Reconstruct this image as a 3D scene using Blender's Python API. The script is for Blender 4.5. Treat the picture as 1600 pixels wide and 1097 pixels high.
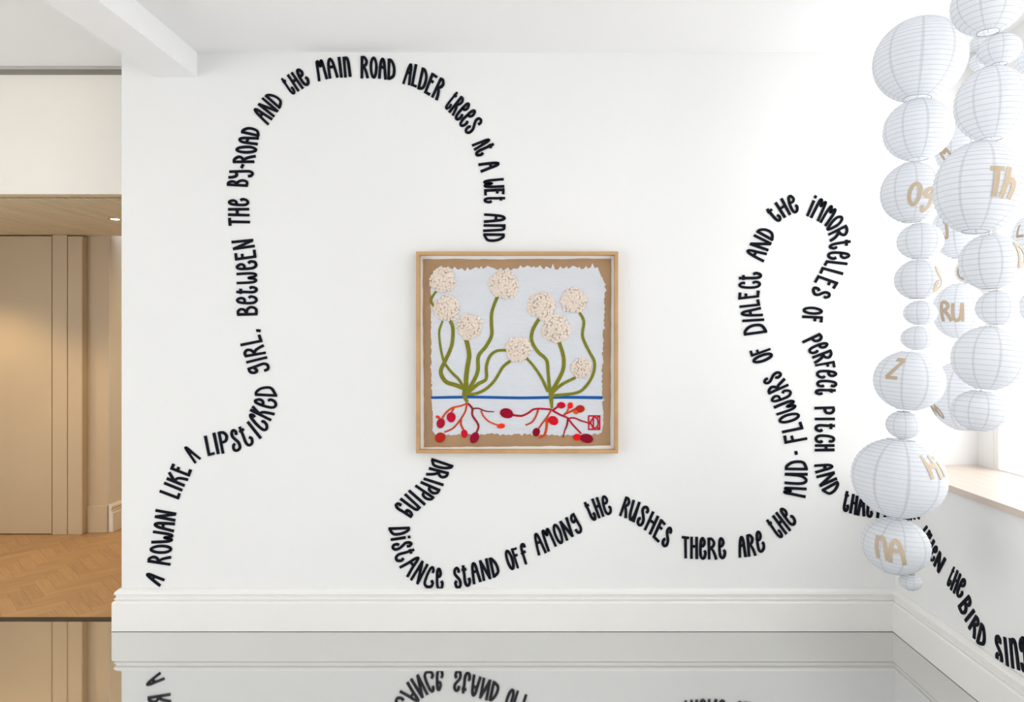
import bpy, math, random
from mathutils import Vector, Matrix
random.seed(7)
for o in list(bpy.data.objects): bpy.data.objects.remove(o)
C = bpy.context.scene.collection
SC = bpy.context.scene

# ---------------------------------------------------------------- camera
F = 1067.0          # focal length in pixels of the 1600 px wide photograph
S = 340.0           # pixels per metre at the back wall
VX, VY = 835.0, 528.0
D = F / S           # distance to the back wall
CZ = 1.339
cam = bpy.data.cameras.new('camera'); cam.sensor_width = 36; cam.lens = F / 1600 * 36
cam.shift_x = (800 - VX) / 1600; cam.shift_y = -(548.5 - VY) / 1600
cam.clip_start = 0.02
co = bpy.data.objects.new('camera', cam); C.objects.link(co)
co.location = (0, 0, CZ); co.rotation_euler = (math.pi / 2, 0, 0)
SC.camera = co

# ---------------------------------------------------------------- daylight and exposure
w = bpy.data.worlds.new('overcast_sky'); SC.world = w; w.use_nodes = True
bg = w.node_tree.nodes['Background']
bg.inputs[0].default_value = (0.985, 0.99, 1.0, 1); bg.inputs[1].default_value = 3.0
vs = SC.view_settings
vs.view_transform = 'Standard'; vs.look = 'None'; vs.gamma = 1; vs.use_curve_mapping = False
vs.exposure = 0.43

ZCEIL = CZ + 446 / S
XR, XW = 1.66, 2.04          # low wall under the sill, window wall
YREAR, XLEFT = -2.8, -4.6
SILL = 0.755
WHEAD = 2.47
WIN = [(-0.35, 3.035), (-2.5, -0.75)]

def portal(loc, rot, sx, sy):
    l = bpy.data.lights.new('window_portal', 'AREA'); l.shape = 'RECTANGLE'; l.size = sx; l.size_y = sy
    l.cycles.is_portal = True
    o = bpy.data.objects.new('window_portal', l); C.objects.link(o); o.location = loc; o.rotation_euler = rot
for y0, y1 in WIN:
    portal((XW + 0.13, (y0 + y1) / 2, (SILL + WHEAD) / 2), (0, math.pi / 2, 0), WHEAD - SILL, y1 - y0)
LW = (-2.3, 1.7); LZ = .12              # unseen window added in the left wall, fill light for the low right wall
portal((XLEFT - 0.13, (LW[0] + LW[1]) / 2, (LZ + WHEAD) / 2), (0, -math.pi / 2, 0), WHEAD - LZ, LW[1] - LW[0])

# ---------------------------------------------------------------- helpers
def px(x, y, f): return Vector(((x - VX) * f / S, D * f, CZ + (VY - y) * f / S))
def lin(c):
    return tuple(((v / 255) / 12.92 if v / 255 <= 0.04045 else ((v / 255 + 0.055) / 1.055) ** 2.4) for v in c)

class MB:
    def __init__(s): s.v = []; s.f = []
    def box(s, a, b):
        n = len(s.v); x0, y0, z0 = a; x1, y1, z1 = b
        s.v += [(x0,y0,z0),(x1,y0,z0),(x1,y1,z0),(x0,y1,z0),(x0,y0,z1),(x1,y0,z1),(x1,y1,z1),(x0,y1,z1)]
        s.f += [tuple(n+i for i in q) for q in ((3,2,1,0),(4,5,6,7),(0,1,5,4),(1,2,6,5),(2,3,7,6),(3,0,4,7))]
        return s
    def prism(s, poly, tf, h0, h1):
        """polygon (u,v) extruded between heights h0,h1 via tf(u,v,h)"""
        n = len(s.v); m = len(poly)
        s.v += [tuple(tf(u, v, h0)) for u, v in poly] + [tuple(tf(u, v, h1)) for u, v in poly]
        s.f += [tuple(n + m + i for i in range(m)), tuple(n + i for i in reversed(range(m)))]
        for i in range(m):
            j = (i + 1) % m; s.f.append((n+i, n+j, n+m+j, n+m+i))
        return s
    def ribbon(s, pts, w0, w1, tf, h0, h1, closed=False):
        m = len(pts); n = len(s.v); L = []; R = []
        for i, p in enumerate(pts):
            a = pts[(i-1) % m] if (i > 0 or closed) else p
            b = pts[(i+1) % m] if (i < m-1 or closed) else p
            dx, dy = b[0]-a[0], b[1]-a[1]; l = math.hypot(dx, dy) or 1e-9
            w = (w0 + (w1 - w0) * i / max(1, m-1)) / 2
            L.append((p[0]-dy/l*w, p[1]+dx/l*w)); R.append((p[0]+dy/l*w, p[1]-dx/l*w))
        for i in range(m):
            s.v += [tuple(tf(*L[i], h0)), tuple(tf(*R[i], h0)), tuple(tf(*R[i], h1)), tuple(tf(*L[i], h1))]
        for i in range(m if closed else m-1):
            a = n + 4*i; b = n + 4*((i+1) % m)
            for k in range(4): s.f.append((a+k, a+(k+1) % 4, b+(k+1) % 4, b+k))
        if not closed:
            s.f.append((n, n+3, n+2, n+1)); e = n+4*(m-1); s.f.append((e, e+1, e+2, e+3))
        return s
    def tube(s, pts, r, k=5, closed=False):
        m = len(pts); n = len(s.v); P = [Vector(p) for p in pts]
        for i in range(m):
            a = P[(i-1) % m] if (i > 0 or closed) else P[i]; b = P[(i+1) % m] if (i < m-1 or closed) else P[i]
            t = (b-a).normalized(); u = t.orthogonal() if abs(t.z) > .9 else t.cross(Vector((0,0,1)))
            u.normalize(); q = t.cross(u)
            for j in range(k):
                an = 2*math.pi*j/k; s.v.append(tuple(P[i] + (u*math.cos(an) + q*math.sin(an))*r))
        for i in range(m if closed else m-1):
            a = n + k*i; b = n + k*((i+1) % m)
            for j in range(k): s.f.append((a+j, a+(j+1) % k, b+(j+1) % k, b+j))
        return s
    def lathe(s, prof, seg, closed=False):
        n = len(s.v); m = len(prof)
        for r, z in prof:
            for j in range(seg):
                a = 2*math.pi*j/seg; s.v.append((r*math.cos(a), r*math.sin(a), z))
        for i in range(m if closed else m-1):
            i2 = (i+1) % m
            for j in range(seg):
                k = (j+1) % seg; s.f.append((n+i*seg+j, n+i*seg+k, n+i2*seg+k, n+i2*seg+j))
        return s
    def mesh(s, name, mat, smooth=False):
        me = bpy.data.meshes.new(name); me.from_pydata(s.v, [], s.f); me.validate(); me.update()
        if mat: me.materials.append(mat)
        import bmesh
        b = bmesh.new(); b.from_mesh(me); bmesh.ops.recalc_face_normals(b, faces=b.faces); b.to_mesh(me); b.free()
        if smooth: me.shade_smooth()
        return me
    def obj(s, name, mat, parent=None, smooth=False):
        o = bpy.data.objects.new(name, s.mesh(name, mat, smooth)); C.objects.link(o)
        if parent: o.parent = parent
        return o
def tag(o, label, cat, group=None):
    o['label'] = label; o['category'] = cat
    if group: o['group'] = group
    return o
def empty(name, loc, label=None, cat=None, group=None):
    o = bpy.data.objects.new(name, None); C.objects.link(o); o.location = loc; o.empty_display_size = .05
    if label: tag(o, label, cat, group)
    return o
def struct(o): o['kind'] = 'structure'; return o
def boxes(name, mat, lst, parent=None, bevel=0):
    m = MB()
    for a, b in lst: m.box(a, b)
    o = m.obj(name, mat, parent)
    if bevel:
        md = o.modifiers.new('b', 'BEVEL'); md.width = bevel; md.segments = 2; md.limit_method = 'ANGLE'
    return o
def catmull(P, n=6, closed=False):
    if len(P) < 3: return list(P)
    out = []; m = len(P)
    g = (lambda i: P[i % m]) if closed else (lambda i: P[max(0, min(m-1, i))])
    for i in range(m if closed else m-1):
        p0, p1, p2, p3 = g(i-1), g(i), g(i+1), g(i+2)
        for k in range(n):
            t = k/n
            out.append(tuple(.5*(2*p1[j] + (p2[j]-p0[j])*t + (2*p0[j]-5*p1[j]+4*p2[j]-p3[j])*t*t + (3*p1[j]-p0[j]-3*p2[j]+p3[j])*t**3) for j in range(len(p1))))
    if not closed: out.append(tuple(P[-1]))
    return out

# ---------------------------------------------------------------- materials
def mat(name, col, rough=.6, metal=0, var=0, scale=8, bump=0, bscale=60, stretch=None, spec=.5, objrand=0, sheen=0):
    m = bpy.data.materials.new(name); m.use_nodes = True; nt = m.node_tree; p = nt.nodes['Principled BSDF']
    p.inputs['Roughness'].default_value = rough; p.inputs['Metallic'].default_value = metal
    p.inputs['Specular IOR Level'].default_value = spec
    if sheen: p.inputs['Sheen Weight'].default_value = sheen
    c = tuple(col) + (1,)
    p.inputs['Base Color'].default_value = c
    tc = nt.nodes.new('ShaderNodeTexCoord'); mp = nt.nodes.new('ShaderNodeMapping'); nt.links.new(tc.outputs['Object'], mp.inputs[0])
    if stretch: mp.inputs['Scale'].default_value = stretch
    if var:
        nz = nt.nodes.new('ShaderNodeTexNoise'); nz.inputs['Scale'].default_value = scale; nz.inputs['Detail'].default_value = 5
        nt.links.new(mp.outputs[0], nz.inputs['Vector'])
        if objrand:
            oi = nt.nodes.new('ShaderNodeObjectInfo'); va = nt.nodes.new('ShaderNodeVectorMath'); va.operation = 'SCALE'
            cb = nt.nodes.new('ShaderNodeCombineXYZ')
            nt.links.new(oi.outputs['Random'], cb.inputs[0]); nt.links.new(oi.outputs['Random'], cb.inputs[1])
            nt.links.new(cb.outputs[0], va.inputs[0]); va.inputs['Scale'].default_value = 37
            ad = nt.nodes.new('ShaderNodeVectorMath'); ad.operation = 'ADD'
            nt.links.new(mp.outputs[0], ad.inputs[0]); nt.links.new(va.outputs[0], ad.inputs[1]); nt.links.new(ad.outputs[0], nz.inputs['Vector'])
        rp = nt.nodes.new('ShaderNodeValToRGB'); rp.color_ramp.elements[0].position = .3; rp.color_ramp.elements[1].position = .7
        rp.color_ramp.elements[0].color = tuple(v*(1-var) for v in col) + (1,); rp.color_ramp.elements[1].color = tuple(min(1, v*(1+var)) for v in col) + (1,)
        nt.links.new(nz.outputs['Fac'], rp.inputs[0]); last = rp.outputs[0]
        if objrand:
            hs = nt.nodes.new('ShaderNodeHueSaturation'); mr = nt.nodes.new('ShaderNodeMapRange')
            mr.inputs['To Min'].default_value = 1-objrand; mr.inputs['To Max'].default_value = 1+objrand
            nt.links.new(oi.outputs['Random'], mr.inputs[0]); nt.links.new(mr.outputs[0], hs.inputs['Value']); nt.links.new(last, hs.inputs['Color']); last = hs.outputs[0]
        nt.links.new(last, p.inputs['Base Color'])
    if bump:
        n2 = nt.nodes.new('ShaderNodeTexNoise'); n2.inputs['Scale'].default_value = bscale; n2.inputs['Detail'].default_value = 3
        nt.links.new(mp.outputs[0], n2.inputs['Vector'])
        b = nt.nodes.new('ShaderNodeBump'); b.inputs['Strength'].default_value = bump; b.inputs['Distance'].default_value = .01
        nt.links.new(n2.outputs['Fac'], b.inputs['Height']); nt.links.new(b.outputs[0], p.inputs['Normal'])
    return m
M_WALL = mat('white_wall_paint', (.82, .82, .81), .75, var=.012, scale=1.5, bump=.03, bscale=90, spec=.25)
M_CEIL = mat('white_ceiling_paint', (.90, .90, .90), .8, var=.01, scale=1, spec=.2)
M_TRIM = mat('white_satin_trim', (.84, .83, .80), .4, var=.012, scale=3)
M_FLOOR = mat('mirror_grey_floor', (.74, .745, .735), .035, metal=.97, var=.015, scale=2, bump=.03, bscale=1.6)
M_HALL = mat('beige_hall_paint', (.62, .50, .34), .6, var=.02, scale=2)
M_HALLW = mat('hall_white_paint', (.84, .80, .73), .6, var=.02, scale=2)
M_OAK = mat('oak_block', (.46, .285, .14), .42, var=.10, scale=7, stretch=(1, 9, 9), objrand=.08)
M_SLAT = mat('pale_oak_slat', (.80, .69, .49), .55, var=.08, scale=6, stretch=(8, .8, 8), objrand=.06)
M_SLATB = mat('slat_backing', (.16, .12, .08), .8, var=.05)
M_DARK = mat('dark_metal_strip', (.035, .03, .025), .45, metal=.4, var=.05)
M_TRACK = mat('grey_track', (.25, .23, .20), .5, var=.05)
M_SILL = mat('pale_oak_sill', (.68, .57, .49), .35, var=.07, scale=5, stretch=(7, .7, 7))
M_FELT = mat('navy_black_felt', (.0065, .0075, .014), .95, var=.2, scale=200, bump=.4, bscale=500, spec=.15, sheen=.02)
M_FRAME = mat('oak_frame', (.52, .31, .14), .45, var=.12, scale=9, stretch=(1, 1, 1))
M_MOUNT = mat('white_mount_board', (.85, .85, .83), .8, var=.01)
M_KRAFT = mat('kraft_paper', (.38, .235, .125), .8, var=.07, scale=9, bump=.3, bscale=12)
M_CLOTH = mat('pale_blue_cloth', (.63, .65, .685), .9, var=.03, scale=14, bump=.25, bscale=60, stretch=(.3, 1, 1))
M_GREEN = mat('olive_felt', lin((122, 122, 40)), .95, var=.1, scale=60, bump=.2, bscale=300, spec=.2)
M_BLUE = mat('blue_felt', lin((22, 88, 158)), .95, var=.08, scale=60, spec=.2)
M_DISC = mat('cream_paper_disc', (.74, .63, .54), .7, var=.05, scale=80)
M_TAN = mat('tan_paper', (.50, .40, .29), .8, var=.05, scale=60)
M_WIRE = mat('thin_wire', (.42, .43, .45), .6, metal=0, var=.03)
M_THREAD = mat('white_thread', (.8, .8, .8), .7, var=.02)
_felt = {}
def felt(c):
    if c not in _felt: _felt[c] = mat('felt_%d_%d_%d' % c, lin(c), .95, var=.1, scale=60, bump=.2, bscale=300, spec=.2)
    return _felt[c]
def paper_mat():
    m = bpy.data.materials.new('lantern_paper'); m.use_nodes = True; nt = m.node_tree; N = nt.nodes; L = nt.links
    N.remove(N['Principled BSDF']); out = N['Material Output']
    tc = N.new('ShaderNodeTexCoord'); sp = N.new('ShaderNodeSeparateXYZ'); L.new(tc.outputs['Object'], sp.inputs[0])
    at = N.new('ShaderNodeMath'); at.operation = 'ARCTAN2'; L.new(sp.outputs[1], at.inputs[0]); L.new(sp.outputs[0], at.inputs[1])
    mu = N.new('ShaderNodeMath'); mu.operation = 'MULTIPLY'; mu.inputs[1].default_value = 9/(2*math.pi); L.new(at.outputs[0], mu.inputs[0])
    fr = N.new('ShaderNodeMath'); fr.operation = 'FRACT'; L.new(mu.outputs[0], fr.inputs[0])
    lt = N.new('ShaderNodeMath'); lt.operation = 'LESS_THAN'; lt.inputs[1].default_value = .10; L.new(fr.outputs[0], lt.inputs[0])  # glued paper overlap
    nz = N.new('ShaderNodeTexNoise'); nz.inputs['Scale'].default_value = 40; nz.inputs['Detail'].default_value = 4; L.new(tc.outputs['Object'], nz.inputs['Vector'])
    rp = N.new('ShaderNodeValToRGB'); rp.color_ramp.elements[0].color = (.80, .82, .85, 1); rp.color_ramp.elements[1].color = (.86, .88, .905, 1); L.new(nz.outputs['Fac'], rp.inputs[0])
    mx = N.new('ShaderNodeMix'); mx.data_type = 'RGBA'; mx.inputs['B'].default_value = (.71, .725, .745, 1)
    L.new(lt.outputs[0], mx.inputs['Factor']); L.new(rp.outputs[0], mx.inputs['A'])
    df = N.new('ShaderNodeBsdfDiffuse'); tr = N.new('ShaderNodeBsdfTranslucent'); ms = N.new('ShaderNodeMixShader'); ms.inputs[0].default_value = .48
    L.new(mx.outputs['Result'], df.inputs[0]); L.new(mx.outputs['Result'], tr.inputs[0])
    L.new(df.outputs[0], ms.inputs[1]); L.new(tr.outputs[0], ms.inputs[2]); L.new(ms.outputs[0], out.inputs[0])
    return m
M_PAPER = paper_mat()
def glass_mat():
    m = bpy.data.materials.new('window_glass'); m.use_nodes = True; nt = m.node_tree; N = nt.nodes; L = nt.links
    N.remove(N['Principled BSDF']); out = N['Material Output']
    t = N.new('ShaderNodeBsdfTransparent'); g = N.new('ShaderNodeBsdfGlossy'); g.inputs['Roughness'].default_value = .02
    lw = N.new('ShaderNodeLayerWeight'); pw = N.new('ShaderNodeMath'); pw.operation = 'POWER'; pw.inputs[1].default_value = 5; L.new(lw.outputs['Facing'], pw.inputs[0])
    fz = N.new('ShaderNodeMath'); fz.operation = 'MULTIPLY_ADD'; fz.inputs[1].default_value = .5; fz.inputs[2].default_value = .03; L.new(pw.outputs[0], fz.inputs[0]); ms = N.new('ShaderNodeMixShader')
    L.new(fz.outputs[0], ms.inputs[0]); L.new(t.outputs[0], ms.inputs[1]); L.new(g.outputs[0], ms.inputs[2]); L.new(ms.outputs[0], out.inputs[0])
    return m
M_GLASS = glass_mat()
def emit_mat(name, col, st):
    m = bpy.data.materials.new(name); m.use_nodes = True; p = m.node_tree.nodes['Principled BSDF']
    p.inputs['Emission Color'].default_value = tuple(col) + (1,); p.inputs['Emission Strength'].default_value = st
    return m
M_LED = emit_mat('warm_led', (1, .8, .55), 14)

# ---------------------------------------------------------------- the room
YB = D; XL = px(190, 500, 1).x
YT0, YT1 = D * 1.0277, D * 1.042          # threshold strip
YH = D * 1.0597                            # header over the hall opening
ZS = CZ + 161 * 1.481 / S                  # slatted soffit
YF = D * 1.481; YF2 = D * 1.498            # hall door face, hall wall
XHC = (169 - VX) * 1.498 / S               # corner of the hall wall
struct(boxes('floor', M_FLOOR, [((XLEFT, YREAR, -.12), (XR + .1, YT0, 0))]))
tr = struct(boxes('trim_1', M_DARK, [((XLEFT, YT0, -.1), (-1.0, YT1, .002))]))
struct(boxes('wall_back', M_WALL, [((XL, YB, 0), (XW + .12, YB + .16, ZCEIL))]))
struct(boxes('ceiling', M_CEIL, [((XLEFT, YREAR, ZCEIL), (XW + .12, D * 1.0496, ZCEIL + .1)), ((XLEFT, D * 1.0496, ZCEIL + .06), (-1.0, YH + .1, ZCEIL + .1))]))
struct(boxes('ceiling_beam', M_CEIL, [((px(243.3, 0, 1).x, YREAR, CZ + (VY - 120.4) / S), (px(308.2, 0, 1).x, YB, ZCEIL))]))
struct(boxes('wall_right', M_WALL, [((XR, YREAR, 0), (XR + .1, YB, SILL - .026))]))
wl = [((XW, YREAR, 0), (XW + .12, YB, SILL - .03)), ((XW, YREAR, WHEAD), (XW + .12, YB, ZCEIL)), ((XW, WIN[0][1], SILL - .03), (XW + .12, YB, WHEAD)),
      ((XW, WIN[1][1], SILL - .03), (XW + .12, WIN[0][0], WHEAD)), ((XW, YREAR, SILL - .03), (XW + .12, WIN[1][0], WHEAD))]
struct(boxes('wall_window', M_WALL, wl))
struct(boxes('wall_left', M_WALL, [((XLEFT - .12, YREAR, 0), (XLEFT, YF2 + .2, LZ)), ((XLEFT - .12, YREAR, WHEAD), (XLEFT, YF2 + .2, ZCEIL + .1)),
      ((XLEFT - .12, YREAR, LZ), (XLEFT, LW[0], WHEAD)), ((XLEFT - .12, LW[1], LZ), (XLEFT, YF2 + .2, WHEAD))]))
struct(boxes('wall_rear', M_WALL, [((XLEFT, YREAR - .12, 0), (XW + .12, YREAR, ZCEIL))]))
sl = struct(boxes('window_sill', M_SILL, [((XR - .012, YREAR, SILL - .026), (XW, YB, SILL))], bevel=.002))
def window(name, axis, a, b, pos, nmul, ZB):
    """frame in the wall opening, axis 'y': outside is +X; 'x': outside is -X"""
    t = .03
    def bx(m, u0, u1, z0, z1, d0, d1):
        if axis == 'y': m.box((pos + d0, u0, z0), (pos + d1, u1, z1))
        else: m.box((pos - d1, u0, z0), (pos - d0, u1, z1))
    m = MB()
    bx(m, a, a + t, ZB, WHEAD, .002, .06); bx(m, b - t, b, ZB, WHEAD, .002, .06)
    bx(m, a + t, b - t, ZB, ZB + .008, .002, .06); bx(m, a + t, b - t, WHEAD - t, WHEAD, .002, .06)
    o = struct(m.obj(name, M_TRIM))
    us = [a + t + (b - a - 2*t) * k / (nmul + 1) for k in range(nmul + 2)]
    for u in us[1:-1]:
        m = MB(); bx(m, u - .022, u + .022, ZB + .008, WHEAD - t, .006, .055); m.obj('mullion', M_TRIM, o)
    for u0, u1 in zip(us[:-1], us[1:]):
        m = MB(); bx(m, u0 + .02, u1 - .02, ZB + .004, WHEAD - t + .01, .03, .034); m.obj('pane', M_GLASS, o)
window('window_1', 'y', WIN[0][0], WIN[0][1], XW, 2, SILL)
window('window_2', 'y', WIN[1][0], WIN[1][1], XW, 1, SILL)
window('fill_window_3', 'x', LW[0], LW[1], XLEFT, 3, LZ)  # added out of view to brighten the wall under the sill

PROF = [(0, .190), (.008, .188), (.019, .179), (.0225, .171), (.022, .165), (.016, .161), (.016, .152), (.021, .149), (.022, .144), (.016, .140), (.025, .135), (.0285, .130), (.0285, .002), (0, .002)]
def skirting(name, path, m, parent=None):
    """path: list of (point, outward offset dir per unit thickness)"""
    b = MB(); n = len(PROF)
    for (p, o) in path:
        for t, z in PROF: b.v.append((p[0] + o[0]*t, p[1] + o[1]*t, z))
    for i in range(len(path) - 1):
        for k in range(n):
            b.f.append((i*n + k, i*n + (k+1) % n, (i+1)*n + (k+1) % n, (i+1)*n + k))
    b.f.append(tuple(range(n))); b.f.append(tuple((len(path)-1)*n + k for k in reversed(range(n))))
    return struct(b.obj(name, m, parent))
skirting('baseboard_back', [((XL, YB + .085), (-1, 0)), ((XL, YB), (-1, -1)), ((XR, YB), (-1, -1))], M_TRIM)
skirting('baseboard_right', [((XR, YB), (-1, -1)), ((XR, YREAR), (-1, 0))], M_TRIM)

# ---------------------------------------------------------------- hall beyond the opening
XHR = -1.0; YHB = 7.0
struct(boxes('wall_header', M_HALLW, [((XLEFT, YH, ZS), (XHR, YH + .1, ZCEIL + .06))]))
struct(boxes('trim_2', M_TRACK, [((XLEFT, YH - .006, CZ + (VY - 117) * 1.0597 / S), (XL - .002, YH, ZCEIL - .006)), ]))
struct(boxes('trim_3', M_SLAT, [((XLEFT, YH - .001, ZS - .002), (XHR, YH + .07, ZS))]))
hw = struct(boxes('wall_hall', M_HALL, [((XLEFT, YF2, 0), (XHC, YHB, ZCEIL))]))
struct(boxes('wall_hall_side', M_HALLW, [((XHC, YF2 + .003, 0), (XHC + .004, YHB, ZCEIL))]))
skirting('baseboard_hall', [((XHC + .004, YF2), (1, 0)), ((XHC + .004, YHB), (1, 0))], M_HALLW)
struct(boxes('baseboard_hall_back', M_HALL, [(((136 - VX) * 1.495 / S, YF2 - .012, 0), (XHC, YF2, .185))], bevel=.003))
struct(boxes('wall_hall_right', M_HALLW, [((XHR, YB + .16, 0), (XHR + .1, YHB, ZCEIL))]))
struct(boxes('wall_hall_back', M_HALLW, [((XHC, YHB, 0), (XHR + .1, YHB + .1, ZCEIL))]))
hc = struct(boxes('ceiling_hall', M_SLATB, [((XLEFT, YH + .1, ZS + .022), (XHR, YF2 + .02, ZS + .06)), ((XHC, YF2 + .02, 2.42), (XHR, YHB, 2.5))]))
m = MB(); m.box((-.0165, YH + .068, 0), (.0165, YF2 - .001, .022)); me = m.mesh('ceiling_slat', M_SLAT)
x = XLEFT + .02
while x < XHR - .02:
    if x > -4.1 and x < -1.3:
        o = bpy.data.objects.new('ceiling_slat', me); C.objects.link(o); o.parent = hc; o.location = (x, 0, ZS)
    x += .0385
fx = lambda p: (p - VX) * 1.481 / S
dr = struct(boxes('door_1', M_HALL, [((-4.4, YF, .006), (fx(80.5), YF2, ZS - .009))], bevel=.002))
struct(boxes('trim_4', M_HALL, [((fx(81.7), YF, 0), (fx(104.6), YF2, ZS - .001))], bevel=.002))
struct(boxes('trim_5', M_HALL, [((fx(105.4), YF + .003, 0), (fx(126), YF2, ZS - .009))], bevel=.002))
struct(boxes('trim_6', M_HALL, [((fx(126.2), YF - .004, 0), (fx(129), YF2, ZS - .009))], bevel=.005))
# herringbone floor
hf = struct(boxes('floor_hall', M_SLATB, [((XLEFT, YT1, -.1), (XHR, YHB, -.012))]))
PL, PW = .2604, .0651
m = MB(); g = .0004; m.box((g, g, -.012), (PL - g, PW - g, 0)); mea = m.mesh('wood_block', M_OAK)
def blk(x0, y0, rot):
    cx, cy = x0, y0
    a = math.pi/4
    X = cx*math.cos(a) - cy*math.sin(a); Y = cx*math.sin(a) + cy*math.cos(a)
    return X - 2.9, Y + 3.9, rot + a
cnt = 0
for i in range(-60, 60):
    for j in range(-12, 12):
        # lattice: along (PW,PW) and (PL,-PL)
        ox = i*PW + j*PL; oy = i*PW - j*PL
        for k in (0, 1):
            if k == 0: X, Y, r = blk(ox, oy, 0); cxy = blk(ox + PL/2, oy + PW/2, 0)
            else: X, Y, r = blk(ox + PL + PW - 0, oy - PL + PW, math.pi/2); cxy = blk(ox + PL + PW/2, oy - PL + PW + PL/2, 0)
            if cxy[0] < -4.05 or cxy[0] > -1.75 or cxy[1] < YT1 - .2 or cxy[1] > 5.35 or (cxy[0] < -3.15 and cxy[1] > YF2 + .1): continue
            if cxy[1] < YT1 + .12:      # blocks cut by the threshold: clip to the strip
                c, s_ = math.cos(r), math.sin(r)
                poly = [(X + c*u - s_*v, Y + s_*u + c*v) for u, v in ((g, g), (PL-g, g), (PL-g, PW-g), (g, PW-g))]
                out = []
                for q in range(4):
                    p0, p1 = poly[q], poly[(q+1) % 4]
                    if p0[1] >= YT1: out.append(p0)
                    if (p0[1] >= YT1) != (p1[1] >= YT1):
                        t = (YT1 - p0[1])/(p1[1] - p0[1]); out.append((p0[0] + t*(p1[0]-p0[0]), YT1))
                if len(out) < 3: continue
                mm = MB(); loc = [((a - X)*c + (b_ - Y)*s_, -(a - X)*s_ + (b_ - Y)*c) for a, b_ in out]
                mm.prism(loc, lambda u, v, h: (u, v, h), -.012, 0); o = mm.obj('wood_block', M_OAK)
            else:
                o = bpy.data.objects.new('wood_block', mea); C.objects.link(o)
            o.parent = hf; o.location = (X, Y, 0); o.rotation_euler.z = r; cnt += 1
print('blocks', cnt)
# recessed downlights in the hall
def downlight(x, y, z, label, power, vis=True, size=112):
    e = empty('downlight', (x, y, z), label, 'light', 'recessed hall downlights')
    m = MB(); m.lathe([(.024, -.001), (.036, -.002), (.036, .004), (.024, .008)], 28, closed=True); m.obj('trim_ring', M_TRACK, e, True)
    m = MB(); m.lathe([(.0001, -.003), (.018, -.0022), (.0245, -.0004), (.0245, .008), (.0001, .008)], 24); m.obj('lens', M_LED, e)
    l = bpy.data.lights.new('downlight_lamp', 'SPOT'); l.energy = power; l.color = (1, .72, .40); l.spot_size = math.radians(size); l.spot_blend = .55; l.shadow_soft_size = .025
    o = bpy.data.objects.new('downlight_lamp', l); C.objects.link(o); o.parent = e; o.location = (0, 0, -.015)
dx, dy = (180 - VX) * 1.285 / S, D * 1.285
downlight(dx, dy, ZS, 'small recessed downlight glowing in the slatted oak soffit', 20)
downlight(dx - 1.22, dy, ZS, 'small recessed downlight in the slatted soffit before the flush door', 27)
downlight(-2.2, 5.9, 2.42, 'unseen downlight added to brighten the passage beside the hall wall', 45, size=150)  # extra lamp, never in view, put in to lift the passage strip

# ---------------------------------------------------------------- felt letters of the wall text
def ell(cx, cy, rx, ry, n=9): return [(cx + rx*math.cos(2*math.pi*k/n + .3), cy + ry*math.sin(2*math.pi*k/n + .3)) for k in range(n)]
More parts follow.
